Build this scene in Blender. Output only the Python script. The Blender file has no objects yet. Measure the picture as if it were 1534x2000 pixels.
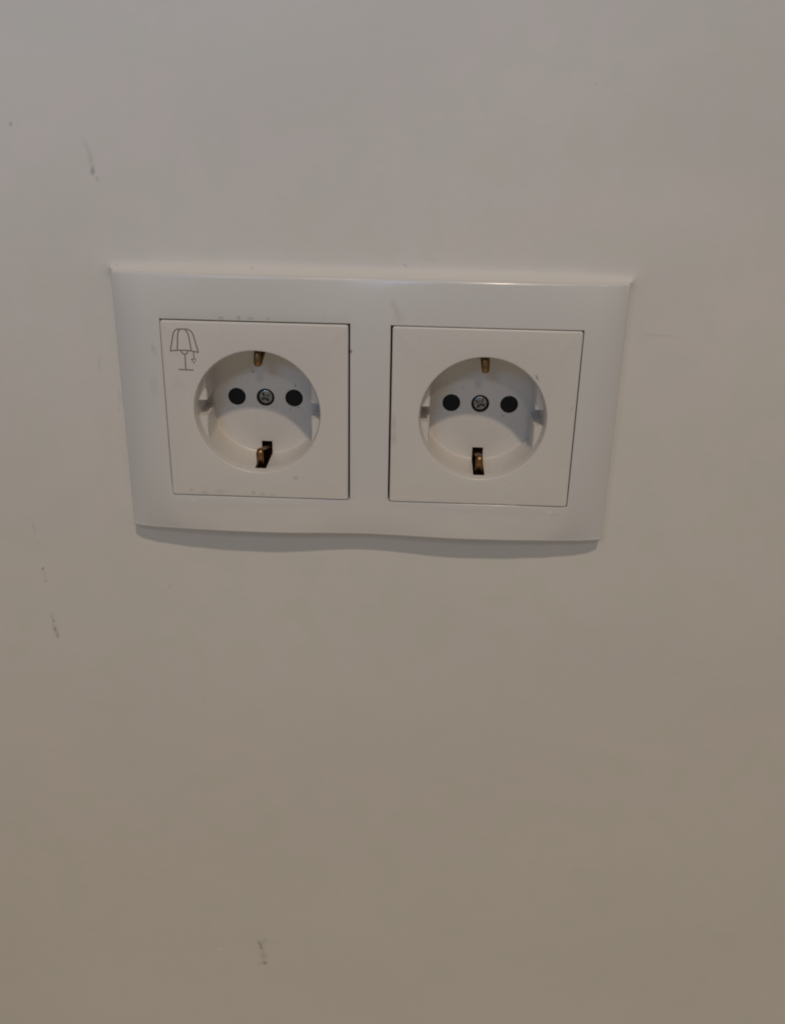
import bpy, bmesh, math, random
import mathutils
from mathutils import Vector, Matrix, noise
from mathutils.geometry import delaunay_2d_cdt

random.seed(7)
C = bpy.context.scene.collection
S = bpy.context.scene
MM = 0.001                      # every length below is in millimetres; x right, z up, y into the wall (wall plane y = 0)
H = 9.0                         # how far the socket faces stand out of the wall
SW = 35.5                       # sockets sit at x = -35.5 and +35.5

# ------------------------------------------------------------------ camera
cam_d = bpy.data.cameras.new("camera")
cam = bpy.data.objects.new("camera", cam_d)
C.objects.link(cam)
S.camera = cam
right = Vector((0.99907989, 0.03851422, 0.01886867))
down = Vector((0.03283986, -0.40402466, -0.91415842))
fwd = Vector((-0.02758469, 0.91393694, -0.40491771))
M = Matrix((right, -down, -fwd)).transposed().to_4x4()
M.translation = Vector((16.6876, -292.261 - H, 97.0026)) * MM
cam.matrix_world = M
cam_d.sensor_fit = 'VERTICAL'
cam_d.sensor_height = 24.0
cam_d.lens = 24.0 * 1907.02 / 2000.0
cam_d.clip_start = 0.01
cam_d.clip_end = 20.0

# ------------------------------------------------------------------ light: ceiling lamps of the room, an added cool spot and floor bounce, no daylight
w = bpy.data.worlds.new("World")
S.world = w
w.use_nodes = True
bg = w.node_tree.nodes["Background"]
bg.inputs[0].default_value = (1.0, 0.955, 0.90, 1)
bg.inputs[1].default_value = 0.158


def lamp(name, loc, power, size, colour, target=(0, 0, 0)):
    d = bpy.data.lights.new(name, 'AREA')
    d.shape = 'DISK'
    d.size = size
    d.energy = power
    d.color = colour
    o = bpy.data.objects.new(name, d)
    o.location = loc
    o.rotation_euler = (Vector(target) - Vector(loc)).to_track_quat('-Z', 'Y').to_euler()
    C.objects.link(o)
    return o


lamp("ceiling_lamp", (0.23, -1.14, 1.62), 12.4, 0.07, (1.0, 0.82, 0.63))
lamp("ceiling_lamp_behind", (0.27, -2.45, 1.72), 4.6, 0.16, (1.0, 0.85, 0.68))
cd = bpy.data.lights.new("cool_fill_spot", 'SPOT')      # added cool spot behind the viewer, its cone tinting the upper wall
cd.energy = 27.0
cd.color = (0.31, 0.56, 1.0)
cd.shadow_soft_size = 0.22
cd.spot_size = math.radians(46)
cd.spot_blend = 1.0
co = bpy.data.objects.new("cool_fill_spot", cd)
co.location = (-0.32, -1.15, 0.75)
co.rotation_euler = (Vector((-0.12, 0, 0.465)) - co.location).to_track_quat('-Z', 'Y').to_euler()
C.objects.link(co)
lamp("floor_bounce_lamp", (-0.05, -0.9, -1.0), 1.5, 0.9, (1.0, 0.74, 0.46), (0, 0, -0.25))  # added area light standing in for warm light off the floor

S.view_settings.view_transform = 'Standard'
S.view_settings.look = 'None'
S.view_settings.exposure = 0.0
S.view_settings.gamma = 1.0
S.render.engine = 'CYCLES'
S.cycles.use_denoising = True
S.cycles.filter_width = 2.0
S.cycles.caustics_reflective = False
S.cycles.caustics_refractive = False
S.cycles.sample_clamp_indirect = 3.0
S.cycles.max_bounces = 12
S.cycles.diffuse_bounces = 6


# ------------------------------------------------------------------ materials
class NT:
    def __init__(self, name):
        self.m = bpy.data.materials.new(name)
        self.m.use_nodes = True
        self.t = self.m.node_tree
        self.b = self.t.nodes["Principled BSDF"]
        self.co = None

    def n(self, kind, **kw):
        x = self.t.nodes.new(kind)
        for k, v in kw.items():
            setattr(x, k, v)
        return x

    def l(self, a, b):
        self.t.links.new(a, b)

    def coords(self):
        if not self.co:
            self.co = self.n('ShaderNodeTexCoord').outputs['Object']
        return self.co

    def math(self, op, a, b=None, clamp=False):
        x = self.n('ShaderNodeMath', operation=op, use_clamp=clamp)
        for i, v in enumerate((a, b)):
            if v is None:
                continue
            if isinstance(v, (int, float)):
                x.inputs[i].default_value = v
            else:
                self.l(v, x.inputs[i])
        return x.outputs[0]

    def noise(self, scale, detail=3.0, rough=0.5, stretch=(1, 1, 1)):
        mp = self.n('ShaderNodeMapping')
        mp.inputs['Scale'].default_value = stretch
        self.l(self.coords(), mp.inputs['Vector'])
        x = self.n('ShaderNodeTexNoise')
        x.inputs['Scale'].default_value = scale
        x.inputs['Detail'].default_value = detail
        x.inputs['Roughness'].default_value = rough
        self.l(mp.outputs[0], x.inputs['Vector'])
        return x

    def ramp(self, fac, a, b, lo=0.0, hi=1.0):
        x = self.n('ShaderNodeMapRange', interpolation_type='SMOOTHSTEP')
        for i, v in zip((1, 2, 3, 4), (a, b, lo, hi)):
            x.inputs[i].default_value = v
        self.l(fac, x.inputs[0])
        return x.outputs[0]

    def mix(self, fac, ca, cb):
        x = self.n('ShaderNodeMix', data_type='RGBA')
        for i, v in ((0, fac), (6, ca), (7, cb)):
            if isinstance(v, (int, float)):
                x.inputs[i].default_value = v
            elif isinstance(v, tuple):
                x.inputs[i].default_value = (*v, 1)
            else:
                self.l(v, x.inputs[i])
        return x.outputs[2]

    def spot(self, x, z, rx, rz, rot=0.0, soft=0.6, jag=0.0, jagscale=900):
        """0..1 mask of an elliptical scuff or light dab in the surface, mm; jag breaks it up."""
        mp = self.n('ShaderNodeMapping', vector_type='TEXTURE')
        mp.inputs['Location'].default_value = (x * MM, 0, z * MM)
        mp.inputs['Rotation'].default_value = (0, math.radians(rot), 0)
        mp.inputs['Scale'].default_value = (rx * MM, 1, rz * MM)
        self.l(self.coords(), mp.inputs['Vector'])
        sp = self.n('ShaderNodeSeparateXYZ')
        self.l(mp.outputs[0], sp.inputs[0])
        cb = self.n('ShaderNodeCombineXYZ')
        self.l(sp.outputs[0], cb.inputs[0])
        self.l(sp.outputs[2], cb.inputs[2])
        ln = self.n('ShaderNodeVectorMath', operation='LENGTH')
        self.l(cb.outputs[0], ln.inputs[0])
        d = ln.outputs['Value']
        if jag:
            nz = self.noise(jagscale, 3.0, 0.6)
            d = self.math('ADD', d, self.math('MULTIPLY', self.math('SUBTRACT', nz.outputs[0], 0.5), jag))
        return self.ramp(d, 1.0 - soft, 1.0 + soft * 0.5, 1.0, 0.0)


def scuffs_and_dabs(k, col, marks):
    for (x, z, rx, rz, rot, strength, jag, mark_colour) in marks:
        msk = k.math('MULTIPLY', k.spot(x, z, rx, rz, rot, 0.85, jag), strength)
        col = k.mix(msk, col, mark_colour)
    return col


DARK = (0.15, 0.13, 0.11)
GREY = (0.31, 0.285, 0.26)
BROWN = (0.33, 0.25, 0.20)


def wall_material():
    k = NT("painted_wall")
    big = k.noise(14, 3, 0.5)
    mid = k.noise(70, 3, 0.55)
    c = k.mix(k.ramp(big.outputs[0], 0.35, 0.65), (0.655, 0.628, 0.598), (0.672, 0.636, 0.606))
    c = k.mix(k.ramp(mid.outputs[0], 0.4, 0.62, 0, 0.7), c, (0.640, 0.632, 0.582))
    marks = [
        (-106.2, 83.1, .55, .6, 0, .7, .3, DARK),
        (-83.2, 70.6, .75, 1.3, 8, .75, .5, DARK),
        (-82.0, 68.4, .5, 1.1, -25, .5, .6, GREY),
        (-84.0, 76.4, .7, 3.6, -22, .33, 1.2, GREY),
        (-83.6, 73.2, .9, 2.0, -8, .30, 1.2, GREY),
        (-114.9, -62.5, .55, .75, 30, .85, .4, DARK),
        (-114.5, -65.2, .9, 2.6, 0, .22, 1.0, GREY),
        (-114.5, -67.4, .8, .5, 0, .55, .7, GREY),
        (-115.9, -47.0, .22, 2.8, -3, .50, .6, GREY),
        (-115.5, -52.5, .8, 1.0, 0, .22, .9, GREY),
        (-113.6, -83.4, .55, .7, 20, .80, .5, DARK),
        (-113.9, -81.5, .6, 1.9, -12, .40, 1.3, GREY),
        (-113.4, -86.8, .5, 1.5, -10, .85, .7, DARK),
        (-112.7, -89.3, .45, 1.0, 15, .75, .6, DARK),
        (-113.1, -87.6, 1.2, 3.2, -8, .35, 1.4, GREY),
        (-45.0, -239.5, .55, 2.5, -18, .85, .8, DARK),
        (-44.6, -241.7, .7, .7, 0, .7, .5, DARK),
        (-43.7, -245.5, 1.6, 7.4, -7, .30, 1.8, BROWN),
        (-43.3, -237.9, 1.0, 2.2, 25, .35, 1.2, GREY),
        (-43.2, -246.4, 1.5, .35, 0, .45, .8, DARK),
        (-43.2, -250.6, 1.0, 1.1, 0, .85, .8, DARK),
        (-45.2, -251.2, 1.3, .5, 0, .5, .8, GREY),
        (89.5, 26.1, 5.5, .40, 2, .30, .9, GREY),
        (-36.5, 43.9, .5, .4, 0, .5, .4, GREY),
        (9.9, 45.7, 1.0, .5, 35, .45, .8, GREY),
        (-70.5, -68.1, .5, .8, 10, .38, .6, GREY),
        (-62.7, -113.5, .7, .9, 0, .28, .6, (.80, .78, .75)),
        (-62.4, -243.3, 2.0, .5, 4, .75, .5, (.84, .81, .78)),  # lit edge of a paint drip, put into the colour as a light dab
        (-87.2, 12.0, .5, 2.5, 10, .22, 1.0, GREY),
        (-81.5, 1.2, .8, 2.4, -8, .30, 1.0, GREY),
        (-82.3, -3.0, .6, 1.2, 0, .25, 1.0, GREY),
        (62.2, 97.0, .5, .5, 0, .30, .4, GREY),
        (-12.0, -222.0, .5, .7, 0, .3, .4, (.80, .78, .75)),
        (86.5, -277.0, .9, .5, 0, .45, .4, (.82, .79, .76)),
        (-78.5, 43.6, .9, .35, 20, .5, .5, (.50, .36, .33)),
    ]
    c = scuffs_and_dabs(k, c, [m[:5] + (m[5] * 0.62,) + m[6:] for m in marks])
    k.l(c, k.b.inputs['Base Color'])
    k.b.inputs['Roughness'].default_value = 0.62
    k.b.inputs['Specular IOR Level'].default_value = 0.35
    # roller stipple and horizontal brush lines
    f1 = k.noise(900, 3, 0.6)
    f2 = k.noise(240, 4, 0.55, (0.35, 1, 1.6))
    f3 = k.noise(60, 2, 0.5)
    hgt = k.math('ADD', k.math('MULTIPLY', f1.outputs[0], 0.35), k.math('MULTIPLY', f2.outputs[0], 1.0))
    hgt = k.math('ADD', hgt, k.math('MULTIPLY', f3.outputs[0], 1.6))
    bp = k.n('ShaderNodeBump')
    bp.inputs['Strength'].default_value = 0.5
    bp.inputs['Distance'].default_value = 0.00016
    k.l(hgt, bp.inputs['Height'])
    k.l(bp.outputs[0], k.b.inputs['Normal'])
    return k.m


def plastic_material(name, base, marks, rough=0.30):
    k = NT(name)
    big = k.noise(35, 3, 0.5)
    c = k.mix(k.ramp(big.outputs[0], 0.35, 0.7, 0, 0.5), base, tuple(v * f for v, f in zip(base, (0.985, 0.98, 0.968))))
    grime = k.noise(120, 5, 0.65)
    c = k.mix(k.ramp(grime.outputs[0], 0.60, 0.80, 0, 0.07), c, (0.45, 0.43, 0.42))
    c = scuffs_and_dabs(k, c, marks)
    k.l(c, k.b.inputs['Base Color'])
    r = k.ramp(grime.outputs[0], 0.35, 0.75, rough - 0.04, rough + 0.09)
    k.l(r, k.b.inputs['Roughness'])
    f = k.noise(300, 3, 0.5)
    bp = k.n('ShaderNodeBump')
    bp.inputs['Strength'].default_value = 0.25
    bp.inputs['Distance'].default_value = 0.00002
    k.l(f.outputs[0], bp.inputs['Height'])
    k.l(bp.outputs[0], k.b.inputs['Normal'])
    return k.m


def simple_material(name, base, rough, metal=0.0, var=0.3, scale=400, spec=0.5):
    k = NT(name)
    nz = k.noise(scale, 4, 0.6)
    c = k.mix(nz.outputs[0], tuple(v * (1 - var) for v in base), tuple(min(1, v * (1 + var)) for v in base))
    k.l(c, k.b.inputs['Base Color'])
    k.l(k.ramp(nz.outputs[0], 0.3, 0.7, max(0.05, rough - 0.08), rough + 0.1), k.b.inputs['Roughness'])
    k.b.inputs['Metallic'].default_value = metal
    k.b.inputs['Specular IOR Level'].default_value = spec
    return k.m


M_wall = wall_material()
WHITE = (0.645, 0.617, 0.582)
M_frame = plastic_material("white_frame_plastic", (0.630, 0.620, 0.603), [
    (7.3, 34.2, 1.0, 3.0, -25, .22, 1.2, GREY),
    (8.6, 31.5, 1.8, 2.0, 0, .14, 1.2, GREY),
    (-66.8, 19.6, .7, 2.0, -18, .26, 1.0, GREY),
    (-67.6, 8.0, 1.6, 3.4, 0, .12, 1.4, GREY),
    (-6.0, 20.7, .55, .7, 40, .75, .6, DARK),
    (-45.5, 29.9, 1.0, .5, 0, .45, .8, GREY),
    (-40.0, 30.1, .7, .6, 0, .55, .8, GREY),
    (-36.4, 30.0, 1.2, .4, 0, .45, .8, GREY),
    (-31.0, 30.0, .6, .5, 0, .40, .8, GREY),
    (-58.0, -30.6, 1.6, .5, 0, .20, .8, (.85, .83, .80)),
    (-36.0, -30.6, 2.6, .4, 0, .25, .8, (.85, .83, .80)),
    (58.8, -31.0, 1.3, .9, 0, .40, 1.0, (.80, .78, .75)),
], 0.20)
M_left = plastic_material("white_socket_plastic_left", WHITE, [
    (11.8, -21.6, .95, .75, -30, .38, .8, BROWN),
    (-22.6, -27.0, .5, .7, 0, .38, .6, GREY),
    (-18.2, -27.7, 1.6, .5, 0, .35, .9, GREY),
    (-13.0, -27.1, 2.0, .7, 0, .18, .9, GREY),
    (-2.2, -27.2, .7, .8, 0, .38, .7, GREY),
    (.8, -27.6, .9, .5, 0, .42, .7, GREY),
    (4.0, -27.8, .8, .4, 0, .35, .7, GREY),
    (-3.9, 8.6, .35, .45, 0, .8, .3, DARK),
    (10.0, 4.2, .30, .40, 0, .8, .3, DARK),
    (8.2, -4.0, .35, .30, 0, .6, .3, DARK),
    (10.9, -3.3, .35, .30, 0, .6, .3, DARK),
    (-24.5, 9.0, 2.4, 3.0, 0, .10, 1.4, GREY),
])
M_right = plastic_material("white_socket_plastic_right", WHITE, [
    (15.9, 14.2, .34, 1.1, -28, .62, .6, DARK),
    (-27.7, -2.0, .7, 3.0, 0, .30, 1.2, GREY),
    (-27.6, -7.0, .9, 2.4, 0, .28, 1.2, GREY),
    (17.3, 1.2, .30, .40, 0, .8, .3, DARK),
    (-6.0, 5.0, .30, .30, 0, .5, .3, DARK),
    (7.8, -4.0, .5, .35, 0, .5, .4, DARK),
    (27.4, 4.5, .35, .9, 0, .35, .5, GREY),
])
M_black = simple_material("black_shutter_plastic", (0.006, 0.0065, 0.008), 0.5, var=0.35, scale=500, spec=0.25)
M_slot = simple_material("dark_contact_chamber", (0.12, 0.052, 0.030), 0.45, var=0.4, scale=350)
M_brass = simple_material("tarnished_brass", (0.25, 0.145, 0.065), 0.40, 1.0, var=0.35, scale=900)
M_steel = simple_material("zinc_plated_steel", (0.37, 0.37, 0.36), 0.30, 1.0, var=0.45, scale=1500)
M_well = simple_material("screw_collar_steel", (0.030, 0.029, 0.028), 0.45, 0.4, var=0.4, scale=900)
M_print = simple_material("brown_grey_print", (0.24, 0.197, 0.177), 0.6, var=0.18, scale=1200)


# ------------------------------------------------------------------ mesh helpers
def link(name, bm, mat, parent=None, loc=(0, 0, 0), sharp=35, weld=1e-7):
    bmesh.ops.remove_doubles(bm, verts=bm.verts, dist=weld)
    bmesh.ops.dissolve_degenerate(bm, edges=bm.edges, dist=weld)
    for f in bm.faces:
        f.smooth = True
    bm.normal_update()
    a = math.radians(sharp)
    for e in bm.edges:
        e.smooth = not (len(e.link_faces) == 2 and e.calc_face_angle(0) > a)
    me = bpy.data.meshes.new(name)
    bm.to_mesh(me)
    bm.free()
    me.materials.append(mat)
    o = bpy.data.objects.new(name, me)
    o.location = loc
    C.objects.link(o)
    if parent:
        o.parent = parent
    return o


def P(x, y, z):
    return Vector((x, y, z)) * MM


def strip(bm, A, B, keep=None, closed=True):
    n = len(A)
    for i in range(n if closed else n - 1):
        j = (i + 1) % n
        if keep and not keep(i):
            continue
        vs = []
        for v in (A[i], A[j], B[j], B[i]):
            if v not in vs:
                vs.append(v)
        if len(vs) >= 3:
            try:
                bm.faces.new(vs)
            except ValueError:
                pass


def ring(bm, pts, y):
    return [bm.verts.new(P(x, y, z)) for x, z in pts]


def inside(p, poly):
    c = False
    n = len(poly)
    for i in range(n):
        x1, y1 = poly[i]
        x2, y2 = poly[(i + 1) % n]
        if (y1 > p[1]) != (y2 > p[1]) and p[0] < (x2 - x1) * (p[1] - y1) / (y2 - y1) + x1:
            c = not c
    return c


def flat(bm, outer, holes, y):
    """Triangulated sheet facing -y with real holes in it."""
    vs, es = [], []
    for loop in [outer] + holes:
        b = len(vs)
        vs += [Vector(p) for p in loop]
        es += [(b + i, b + (i + 1) % len(loop)) for i in range(len(loop))]
    ov, oe, of, *_ = delaunay_2d_cdt(vs, es, [], 0, 1e-7)
    bv = [bm.verts.new(P(v.x, y, v.y)) for v in ov]
    for f in of:
        c = sum((ov[i] for i in f), Vector((0, 0))) / len(f)
        if not inside(c, outer) or any(inside(c, h) for h in holes):
            continue
        a, b2, c2 = (ov[i] for i in f[:3])
        cr = (b2 - a).cross(c2 - a)
        bm.faces.new([bv[i] for i in (f if cr > 0 else reversed(f))])


def circle(r, n, cx=0, cz=0):
    return [(cx + r * math.cos(2 * math.pi * i / n), cz + r * math.sin(2 * math.pi * i / n)) for i in range(n)]


def rsquare(h, r, n=6):
    pts = []
    for q, (sx, sz) in enumerate(((1, 1), (-1, 1), (-1, -1), (1, -1))):
        for i in range(n + 1):
            a = math.pi / 2 * (q + i / n)
            pts.append((sx * (h - r) + r * math.cos(a), sz * (h - r) + r * math.sin(a)))
    return pts


# ------------------------------------------------------------------ the wall
def smooth(t):
    t = max(0.0, min(1.0, t))
    return t * t * (3 - 2 * t)


FX, FHX, FHZ = -0.9, 78.7, 42.5      # frame centre x, half width, half height


def wall_out(x, z):
    """How far the plaster stands out (mm)."""
    v = Vector((x * 0.009, 0.3, z * 0.009))
    r = noise.noise(v) * 3.0 + noise.noise(v * 2.3) * 0.7 + noise.noise(v * 7) * 0.05
    dx = abs(x - FX) - FHX
    dz = abs(z) - FHZ
    d = math.hypot(max(dx, 0), max(dz, 0))
    r *= smooth(d / 40.0)
    # plaster built up and filled in against the top of the frame, thin paint fillets along its sides
    dt = math.hypot(max(dx, 0), z - FHZ)
    if z > FHZ - 40:
        f = 1 - 0.55 * smooth((abs(x - FX) - 60) / 18)
        r += (1.3 * math.exp(-dt / 7.0) + 2.6 * math.exp(-dt / 1.3)) * f
    if abs(z) < FHZ + 6:
        r += 0.9 * math.exp(-math.hypot(max(dx, 0), max(abs(z) - FHZ, 0)) / 0.8)
    vend = 1 - smooth((abs(z) - FHZ + 6) / 14)
    if dx > -1 and x > 0:
        wv = 0.25 * noise.noise(Vector((3.1, 0, z * 0.13)))
        r += 0.45 * vend * math.exp(-((dx - 0.9 - wv) / 1.0) ** 2)
    if dx > -1 and x < 0:
        r += 0.35 * vend * math.exp(-((dx - 6.0) / 4.0) ** 2)
    return r


def axis(lo, hi, fine):
    a = set()
    v = lo
    while v <= hi + 1e-6:
        a.add(round(v, 3))
        v += 5.0
    for c in fine:
        a |= {round(c + t, 3) for t in (-3, -2, -1.2, -0.6, 0, 0.4, 0.8, 1.2, 1.6, 2.0, 2.6, 3.4, 4.4, 6, 8, 11, -5)}
    return sorted(a)


def sgn_axis(lo, hi, c0, h):
    a = set(axis(lo, hi, [c0 + h]))
    a |= {round(2 * c0 - v, 3) for v in axis(2 * c0 - hi, 2 * c0 - lo, [c0 + h]) if abs(v - c0 - h) < 9}
    return sorted(a)


bm = bmesh.new()
nx0, nx1, nz0, nz1 = -68.0, 68.0, -31.0, 31.0     # opening for the flush boxes behind the sockets
xs = sorted(set(sgn_axis(-260, 260, FX, FHX)) | {nx0, nx1, -900, -600, -420, -330, 900, 600, 420, 330})
zs = sorted(set(sgn_axis(-400, 210, 0, FHZ)) | {nz0, nz1, -1100, -800, -600, -480, 270, 360, 520, 800})
G = {}
for i, x in enumerate(xs):
    for j, z in enumerate(zs):
        G[i, j] = bm.verts.new(P(x, -wall_out(x, z), z))
for i in range(len(xs) - 1):
    for j in range(len(zs) - 1):
        cx, cz = (xs[i] + xs[i + 1]) / 2, (zs[j] + zs[j + 1]) / 2
        if nx0 < cx < nx1 and nz0 < cz < nz1:
            continue
        bm.faces.new((G[i, j], G[i + 1, j], G[i + 1, j + 1], G[i, j + 1]))
# slab sides and back, and the niche for the boxes
for (x0, x1, z0, z1, yb, flip) in ((nx0, nx1, nz0, nz1, 45, True), (xs[0], xs[-1], zs[0], zs[-1], 120, False)):
    i0, i1, j0, j1 = xs.index(x0), xs.index(x1), zs.index(z0), zs.index(z1)
    loop = [G[i, j0] for i in range(i0, i1)] + [G[i1, j] for j in range(j0, j1)] + [G[i, j1] for i in range(i1, i0, -1)] + [G[i0, j] for j in range(j1, j0, -1)]
    back = [bm.verts.new((v.co.x, yb * MM, v.co.z)) for v in loop]
    strip(bm, loop, back)
    bm.faces.new(back if flip else list(reversed(back)))
wall = link("wall", bm, M_wall, sharp=50)
wall["kind"] = "structure"
wall["label"] = "off white painted plaster wall with small scuff marks"

# ------------------------------------------------------------------ the double socket
root = bpy.data.objects.new("double_wall_socket", None)
root.empty_display_size = 0.05
C.objects.link(root)
root["label"] = "white double power socket in one wide frame on the off white wall"
root["category"] = "power socket"

# ---- cover frame: a height field with two square openings, bowed over each socket and falling to the wall at both ends
GI, GO, GT, GB = 0.62, 0.26, 0.40, 0.24      # gaps round the inserts: inner side, outer side, top, bottom
HS = 28.75
holes = [(-SW - HS - GO, -SW + HS + GI, -HS - GB, HS + GT), (SW - HS - GI, SW + HS + GO, -HS - GB, HS + GT * 0.6)]


def interp(t, tab):
    if t <= tab[0][0]:
        return tab[0][1]
    for (a, b), (c, d) in zip(tab, tab[1:]):
        if t <= c:
            return b + (d - b) * smooth((t - a) / (c - a))
    return tab[-1][1]


EDGE = [(0, 5.9), (33, 7.5), (46, 7.4), (58, 6.8), (70, 5.9), (75, 5.2), (78.7, 4.2)]


def end_fall(t):
    if t < 64.6:
        return 9.0
    q = (t - 64.6) / (78.7 - 64.6)
    return 9.0 - 4.8 * q ** 2.2


def frame_h(x, z):
    t = abs(x - FX)
    e = min(interp(t, EDGE), end_fall(t))
    c = end_fall(t)
    return e + (c - e) * (1 - (min(1, abs(z) / FHZ)) ** 5)


FIL = [(0.0, 1.0), (0.06, 0.66), (0.16, 0.40), (0.30, 0.20), (0.50, 0.05), (0.70, 0.0)]   # edge rounding: inset -> drop


def drop(d, s=0.5):
    for (a, b), (c, e) in zip(FIL, FIL[1:]):
        if d <= c + 1e-6:
            return s * (b + (e - b) * (d - a) / (c - a))
    return 0.0


fx, fz = set(), set()
for sgn in (-1, 1):
    for d, _ in FIL:
        fx.add(FX + sgn * (FHX - d))
        fz.add(sgn * (FHZ - d))
    for d in (1.1, 1.6, 2.2, 3, 4, 5, 6, 7, 8, 9.5, 11, 12.5, 14):
        fx.add(FX + sgn * (FHX - d))
    for d in (1.1, 1.6, 2.2, 3, 4.5, 6, 8, 10):
        fz.add(sgn * (FHZ - d))
    # a narrow rolled lip along the lower edge
for d in (0.85, 0.95, 1.05, 1.2):
    fz.add(-(FHZ - d))
for x in range(-60, 61, 4):
    fx.add(x + 0.013)
for z in range(-24, 25, 8):
    fz.add(z + 0.013)
for (a, b, c, d) in holes:
    fx |= {a, b, a - 0.12, b + 0.12, a - 0.3, b + 0.3}
    fz |= {c, d, c - 0.12, d + 0.12, c - 0.3, d + 0.3}


def uniq(v):
    out = []
    for x in sorted(v):
        if not out or x - out[-1] > 0.02:
            out.append(x)
    return out


HX = [h for q in holes for h in q[:2]]
HZ = [h for q in holes for h in q[2:]]
fx = uniq(fx)
fz = uniq(fz)


def hole_drop(x, z):
    m = 9.0
    for (a, b, c, d) in holes:
        dx = max(a - x, x - b, 0)
        dz = max(c - z, z - d, 0)
        m = min(m, math.hypot(dx, dz))
    return 0.16 * max(0.0, 1 - m / 0.3) ** 2


bm = bmesh.new()
G = {}
RC = 0.8
for i, x in enumerate(fx):
    for j, z in enumerate(fz):
        ax, az = FHX - abs(x - FX), FHZ - abs(z)
        h = frame_h(x, z) - max(drop(ax), drop(az)) - hole_drop(x, z)
        if z < 0 and 0.0 < az < 1.6:                      # the lip
            h += 0.10 * math.exp(-((az - 0.72) / 0.22) ** 2)
        px, pz = x - FX, z
        if ax < RC and az < RC:                           # rounded plan corner
            u, v = 1 - ax / RC, 1 - az / RC
            px = math.copysign(FHX - RC + RC * u * math.sqrt(1 - v * v / 2), px)
            pz = math.copysign(FHZ - RC + RC * v * math.sqrt(1 - u * u / 2), pz)
        G[i, j] = bm.verts.new(P(FX + px, -h, pz))


def in_hole(x, z):
    return any(a < x < b and c < z < d for (a, b, c, d) in holes)


for i in range(len(fx) - 1):
    for j in range(len(fz) - 1):
        if in_hole((fx[i] + fx[i + 1]) / 2, (fz[j] + fz[j + 1]) / 2):
            continue
        bm.faces.new((G[i, j], G[i + 1, j], G[i + 1, j + 1], G[i, j + 1]))
# sides down into the wall: every border edge is carried back
be = [e for e in bm.edges if len(e.link_faces) == 1]
r = bmesh.ops.extrude_edge_only(bm, edges=be)
for v in r['geom']:
    if isinstance(v, bmesh.types.BMVert):
        x, z = v.co.x / MM, v.co.z / MM
        outer = abs(x - FX) > 74 or abs(z) > 38
        v.co.y = (1.2 if outer else -0.6) * MM
        if outer:
            v.co.x = (FX + (x - FX) * 1.0035) * MM
            v.co.z = z * 1.006 * MM
bmesh.ops.recalc_face_normals(bm, faces=bm.faces)
frame = link("cover_frame", bm, M_frame, root, sharp=50)

# raised maker's mark, too worn and painted over to read: a few low strokes
bm = bmesh.new()
random.seed(3)
for k in range(7):
    cx = 57.2 + k * 1.05
    for q in range(2):
        x0 = cx + random.uniform(-0.25, 0.25)
        z0 = -31.4 - 0.02 * k + random.uniform(-0.3, 0.3)
        lx, lz = ((0.16, 0.5) if q else (0.34, 0.14))
        y0 = -frame_h(x0, z0)
        a = [bm.verts.new(P(x0 + sx * lx, y0 + 0.05, z0 + sz * lz)) for sx, sz in ((-1, -1), (1, -1), (1, 1), (-1, 1))]
        b = [bm.verts.new(P(x0 + sx * lx * .7, y0 - 0.03 - 0.01 * q, z0 + sz * lz * .7)) for sx, sz in ((-1, -1), (1, -1), (1, 1), (-1, 1))]
        strip(bm, b, a)
        bm.faces.new(b)
bmesh.ops.recalc_face_normals(bm, faces=bm.faces)
mark = link("embossed_mark", bm, M_frame, frame, sharp=20)

# ---- one insert: face plate with the round recess, guide ribs, slots, pin and screw holes, moulded in one piece
RO, RR, DEP = 19.95, 19.55, 17.1         # opening at the face, recess radius, recess depth
CH, NOT = 16.6, 2.6                      # guide rib chord, half height of the notch in it
SLW, SLZ, SLF = 1.85, 15.3, 2.3          # earth slot half width, inner end on the floor, depth where it starts


def stations():
    """(x, z) on the recess circle and (x, z) with the guide ribs standing in, anticlockwise."""
    st = []
    zc = math.sqrt(RR * RR - CH * CH)
    cuts = {}
    for k in range(0, 360, 3):
        a = math.radians(k)
        x, z = RR * math.cos(a), RR * math.sin(a)
        if abs(z) < zc + 0.3 and abs(x) > CH - 0.5:
            continue
        if abs(x) < SLW + 0.5 and abs(z) > 15:
            continue
        st.append((a, (x, z), (x, z)))
    for sx in (1, -1):
        for z in (zc - 1e-4, 8.4, 6.4, 4.6, NOT + 0.02):
            for sz in (1, -1):
                x = math.sqrt(RR * RR - z * z)
                st.append((math.atan2(sz * z, sx * x) % (2 * math.pi), (sx * x, sz * z), (sx * CH, sz * z)))
        for z in (NOT, 1.3, 0.0):
            for sz in ((1, -1) if z else (1,)):
                x = math.sqrt(RR * RR - z * z)
                st.append((math.atan2(sz * z, sx * x) % (2 * math.pi), (sx * x, sz * z), (sx * x, sz * z)))
    for sz in (1, -1):
        for x in (-SLW, 0.0, SLW):
            z = sz * math.sqrt(RR * RR - x * x)
            st.append((math.atan2(z, x) % (2 * math.pi), (x, z), (x, z)))
    st.sort(key=lambda s: s[0])
    return st


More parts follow.
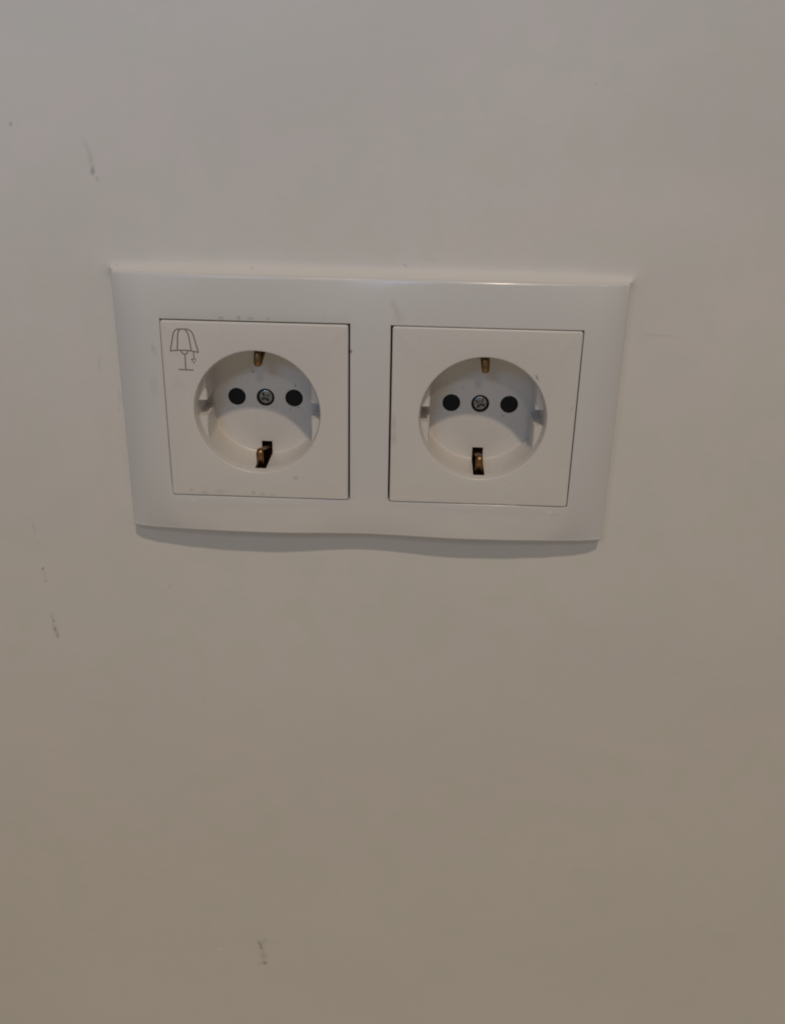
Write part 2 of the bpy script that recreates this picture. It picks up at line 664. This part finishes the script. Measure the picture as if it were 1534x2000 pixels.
def build_insert(name, mat, sign):
    bm = bmesh.new()
    st = stations()
    circ = [s[1] for s in st]
    ribs = [s[2] for s in st]

    def scaled(r):
        return [(x * r / RR, z * r / RR) for x, z in circ]
    slot = [abs(x) <= SLW + 1e-6 and abs(z) > 15 for x, z in circ]
    n = len(st)

    def keep(i):
        return not (slot[i] and slot[(i + 1) % n])
    # face
    outer = rsquare(HS - 0.5, 0.30)
    flat(bm, outer, [scaled(RO + 0.5)], -H)
    prev = ring(bm, outer, -H)
    for k in range(1, 6):
        a = math.pi / 2 * k / 5
        cur = ring(bm, rsquare(HS - 0.5 + 0.5 * math.sin(a), 0.30 + 0.5 * math.sin(a)), -H + 0.5 * (1 - math.cos(a)))
        strip(bm, cur, prev)
        prev = cur
    cur = ring(bm, rsquare(HS, 0.80), 1.0)
    strip(bm, cur, prev)
    # rolled rim of the opening
    prev = ring(bm, scaled(RO + 0.5), -H)
    for k in range(1, 6):
        a = math.pi / 2 * k / 5
        cur = ring(bm, scaled(RO + 0.5 - 0.5 * math.sin(a)), -H + 0.5 * (1 - math.cos(a)))
        strip(bm, prev, cur)
        prev = cur
    cur = ring(bm, scaled(RR + 0.15), -H + 1.4)
    strip(bm, prev, cur)
    prev, cur = cur, ring(bm, scaled(RR), -H + SLF)
    strip(bm, prev, cur)
    prev, cur = cur, ring(bm, scaled(RR), -H + 4.0)
    strip(bm, prev, cur, keep)
    # tops of the guide ribs, a little bevelled, then straight down to the floor
    prev = cur
    half = [(c[0] + (q[0] - c[0]) * .8, c[1]) for c, q in zip(circ, ribs)]
    cur = ring(bm, half, -H + 4.12)
    strip(bm, prev, cur, keep)
    prev, cur = cur, ring(bm, ribs, -H + 4.6)
    strip(bm, prev, cur, keep)
    prev = cur
    foot = ribs
    for k in range(0, 5):                       # small radius where the wall meets the floor
        a = math.pi / 2 * k / 4
        f = 1 - 0.5 * (1 - math.cos(a)) / RR
        foot = [(x * f, z * f) for x, z in ribs]
        cur = ring(bm, foot, -H + DEP - 0.5 + 0.5 * math.sin(a))
        strip(bm, prev, cur, keep)
        prev = cur
    # floor with its holes; the two earth slots bite into its border
    border = []
    for i in range(n):
        if slot[i]:
            x, z = foot[i]
            if abs(x) < 0.1:
                continue
            prv = slot[(i - 1) % n]
            inner = (x, math.copysign(SLZ, z))
            border += [inner, (x, z)] if prv else [(x, z), inner]
        else:
            border.append(foot[i])
    hs = [circle(2.95, 40, -9.5), circle(2.95, 40, 9.5), circle(3.0, 40)]
    flat(bm, border, hs, -H + DEP)
    for h in hs:
        a, b = ring(bm, h, -H + DEP), ring(bm, h, -H + DEP + 1.6)
        strip(bm, b, a)
    # slot edges on the floor have thickness
    for sz in (1, -1):
        z1 = math.sqrt(RR * RR - SLW * SLW)
        pts = [(-SLW, sz * z1), (-SLW, sz * SLZ), (SLW, sz * SLZ), (SLW, sz * z1)]
        a, b = ring(bm, pts, -H + DEP), ring(bm, pts, -H + DEP + 1.2)
        strip(bm, a, b, closed=False)
        for s in (-1, 1):
            pr = [bm.verts.new(P(s * SLW, y, sz * z)) for y, z in ((-H + SLF, z1), (-H + SLF, z1 + 1), (-H + DEP, z1 + 1), (-H + DEP, z1))]
            bm.faces.new(pr)
        a = ring(bm, [(-SLW, sz * z1), (SLW, sz * z1)], -H + SLF)
        b = ring(bm, [(-SLW, sz * (z1 + 1)), (SLW, sz * (z1 + 1))], -H + SLF)
        bm.faces.new((a[0], a[1], b[1], b[0]))
    o = link(name, bm, mat, root, (sign * SW * MM, 0, 0), sharp=32, weld=2e-7)
    return o


left = build_insert("socket_insert", M_left, -1)
left["label"] = "left socket insert printed with a lamp symbol"
rght = build_insert("socket_insert", M_right, 1)
rght["label"] = "plain right socket insert without a symbol"


# ---- small fittings, built for the left insert and copied to the right one
def lathe(bm, prof, n, cx=0, cz=0):
    """prof: (r, y) from the outside in; the last r may be 0."""
    prev = None
    for r, y in prof:
        if r == 0:
            c = bm.verts.new(P(cx, y, cz))
            for i in range(n):
                bm.faces.new((prev[i], prev[(i + 1) % n], c))
            break
        cur = ring(bm, circle(r, n, cx, cz), y)
        if prev:
            strip(bm, prev, cur)
        prev = cur


def shutter(parent, x):
    bm = bmesh.new()
    y = -H + DEP
    lathe(bm, [(2.93, y + 1.4), (2.93, y + 0.30), (2.86, y + 0.20), (2.70, y + 0.14), (1.8, y + 0.05), (0.9, y + 0.0), (0, y - 0.01)], 36)
    bmesh.ops.recalc_face_normals(bm, faces=bm.faces)
    return link("pin_shutter", bm, M_black, parent, (x * MM, 0, 0), sharp=60)


def screw(parent, turn):
    y = -H + DEP + 0.55
    bm = bmesh.new()
    lathe(bm, [(2.985, y + 1.0), (2.985, y - 0.35), (2.76, y - 0.38), (2.48, y - 0.1), (2.36, y + 0.7)], 40)
    bmesh.ops.recalc_face_normals(bm, faces=bm.faces)
    col = link("screw_collar", bm, M_well, parent)
    bm = bmesh.new()
    t, L = 0.44, 1.78
    cross = [(L, t * .7), (t * 1.3, t * 1.3), (t * .7, L), (-t * .7, L), (-t * 1.3, t * 1.3), (-L, t * .7), (-L, -t * .7), (-t * 1.3, -t * 1.3), (-t * .7, -L), (t * .7, -L), (t * 1.3, -t * 1.3), (L, -t * .7)]
    ca, sa = math.cos(turn), math.sin(turn)
    cross = [(x * ca - z * sa, x * sa + z * ca) for x, z in cross]
    rim = circle(1.98, 40)
    flat(bm, rim, [cross], y - 0.12)
    prev = ring(bm, rim, y - 0.12)
    for rr, yy in ((2.16, y - 0.05), (2.28, y + 0.10), (2.30, y + 0.9)):
        cur = ring(bm, circle(rr, 40), yy)
        strip(bm, cur, prev)
        prev = cur
    a = ring(bm, cross, y - 0.12)
    b = ring(bm, [(x * .62, z * .62) for x, z in cross], y + 0.85)
    strip(bm, b, a)
    bm.faces.new(list(b))
    bmesh.ops.recalc_face_normals(bm, faces=bm.faces)
    lathe(bm, [(0.46, y + 0.84), (0.42, y + 0.62), (0.30, y + 0.48), (0.14, y + 0.41), (0, y + 0.40)], 16)  # small dome added in the cross pit to catch a glint
    bmesh.ops.recalc_face_normals(bm, faces=bm.faces)
    return link("screw", bm, M_steel, parent, sharp=30)


def chamber(parent, sz):
    """The hollow behind an earth slot: an open box facing the recess."""
    bm = bmesh.new()
    w_ = SLW + 0.25
    z1 = RR + 0.25
    # section in (y, z): open towards the recess
    sec = [(-H + SLF - 0.2, z1), (-H + SLF - 0.2, 25.0), (8.0 + 6, 25.0), (8.0 + 6, SLZ - 0.5), (-H + DEP + 1.0, SLZ - 0.5)]
    A = [bm.verts.new(P(-w_, y, sz * z)) for y, z in sec]
    B = [bm.verts.new(P(w_, y, sz * z)) for y, z in sec]
    strip(bm, A, B, closed=False)
    corner = (-H + DEP + 1.0, z1)
    for X, V in ((-w_, A), (w_, B)):
        c = bm.verts.new(P(X, corner[0], sz * corner[1]))
        bm.faces.new((V[0], V[1], V[2], c))
        bm.faces.new((V[2], V[3], V[4], c))
    bmesh.ops.recalc_face_normals(bm, faces=bm.faces)
    return link("earth_slot", bm, M_slot, parent, sharp=30)


def clip(parent, sz, bend=0.0):
    """Sprung earth contact: a brass strip that leaves the slot at the floor, bows into the recess and curls back."""
    prof = [(20.0, 12.5), (18.0, 9.6), (17.2, 7.6), (16.3, 4.6), (15.5, 1.4), (14.8, -1.2), (14.15, -2.9),
            (13.95, -3.7), (14.1, -4.35), (14.5, -4.75), (15.0, -4.95), (16.3, -4.9), (17.6, -4.6), (18.8, -4.1), (20.0, -3.3), (21.0, -2.2), (21.8, -0.6), (22.2, 2.0)]
    wid = [.95, .95, .95, .95, .95, .94, .84, .72, .80, .90, .98, 1.0, .98, .92, .86, .82, .8, .8]
    bm = bmesh.new()
    cr = [(-1, .30), (-.82, .12), (-.45, .02), (0, 0), (.45, .02), (.82, .12), (1, .30)]
    rows = []
    n = len(prof)
    for i, ((z, y), hw) in enumerate(zip(prof, wid)):
        z0, y0 = prof[max(0, i - 1)]
        z2, y2 = prof[min(n - 1, i + 1)]
        tz, ty = z2 - z0, y2 - y0
        L = math.hypot(tz, ty)
        nz, ny = ty / L, -tz / L          # away from the crown of the bend
        lean = bend * smooth((12 - y) / 16)
        rows.append([bm.verts.new(P(u * hw + lean, y - ny * d, sz * (z - nz * d))) for u, d in cr])
    for a, b in zip(rows, rows[1:]):
        strip(bm, a, b, closed=False)
    bmesh.ops.recalc_face_normals(bm, faces=bm.faces)
    bmesh.ops.solidify(bm, geom=bm.faces[:], thickness=0.00028)
    return link("earth_contact", bm, M_brass, parent, sharp=50)


for ins, turn, bends in ((left, 0.62, (0.0, -0.35)), (rght, 1.05, (0.3, 0.0))):
    shutter(ins, -9.5)
    shutter(ins, 9.5)
    screw(ins, turn)
    for sz, b in zip((1, -1), bends):
        chamber(ins, sz)
        clip(ins, sz, b)

# ---- the lamp symbol, flat print on the left insert (coordinates relative to the insert centre)
def bez(p, k=10):
    """Catmull-Rom through the points."""
    out = []
    q = [p[0]] + list(p) + [p[-1]]
    for i in range(1, len(q) - 2):
        for s in range(k):
            t = s / k
            out.append(tuple(0.5 * (2 * q[i][d] + (q[i + 1][d] - q[i - 1][d]) * t + (2 * q[i - 1][d] - 5 * q[i][d] + 4 * q[i + 1][d] - q[i + 2][d]) * t * t
                                    + (3 * q[i][d] - q[i - 1][d] - 3 * q[i + 1][d] + q[i + 2][d]) * t ** 3) for d in (0, 1)))
    out.append(tuple(p[-1]))
    return out


def stroke(bm, pts, wd=0.36, lift=0.0):
    Lf, Rt = [], []
    n = len(pts)
    for i, (x, z) in enumerate(pts):
        a, b = pts[max(0, i - 1)], pts[min(n - 1, i + 1)]
        tx, tz = b[0] - a[0], b[1] - a[1]
        L = math.hypot(tx, tz) or 1
        nx, nz = -tz / L * wd / 2, tx / L * wd / 2
        Lf.append((x + nx, z + nz))
        Rt.append((x - nx, z - nz))
    y = -H - 0.025 - lift
    loop = Lf + Rt[::-1]
    a = ring(bm, Lf, y)
    b = ring(bm, Rt, y)
    strip(bm, a, b, closed=False)
    c, d = ring(bm, loop, y), ring(bm, loop, -H + 0.03)
    strip(bm, c, d)


bm = bmesh.new()
ox = SW
lines = [
    bez([(-61.58, 19.20), (-60.78, 22.84), (-60.2, 25.0), (-59.5, 25.9), (-58.7, 26.2)]),
    [(-58.75, 26.2), (-55.9, 26.24)],
    bez([(-55.95, 26.24), (-54.95, 25.7), (-54.25, 24.6), (-53.72, 22.4), (-52.93, 19.06)]),
    bez([(-61.69, 19.26), (-59.68, 19.55), (-57.37, 19.62), (-55.06, 19.48), (-52.85, 19.04)]),
    bez([(-59.43, 19.60), (-59.15, 22.6), (-58.85, 25.0), (-58.2, 26.1)]),
    bez([(-55.13, 19.50), (-55.50, 23.4), (-55.95, 25.2), (-56.7, 26.15)]),
    bez([(-58.37, 19.5), (-57.95, 18.78), (-57.18, 18.35), (-56.45, 18.78), (-56.12, 19.5)]),
    [(-57.14, 18.35), (-57.17, 13.5)],
    [(-59.45, 13.50), (-54.75, 13.44)],
    [(-54.42, 19.25), (-54.40, 16.9)],
    [(-55.2, 16.92), (-53.75, 16.95), (-54.45, 15.6), (-55.2, 16.92)],
]
for i, L in enumerate(lines):
    stroke(bm, [(x + ox, z) for x, z in L], 0.42 if i < 9 else 0.35, 0.002 * i)
bmesh.ops.recalc_face_normals(bm, faces=bm.faces)
link("lamp_symbol", bm, M_print, left, sharp=30, weld=1e-8)
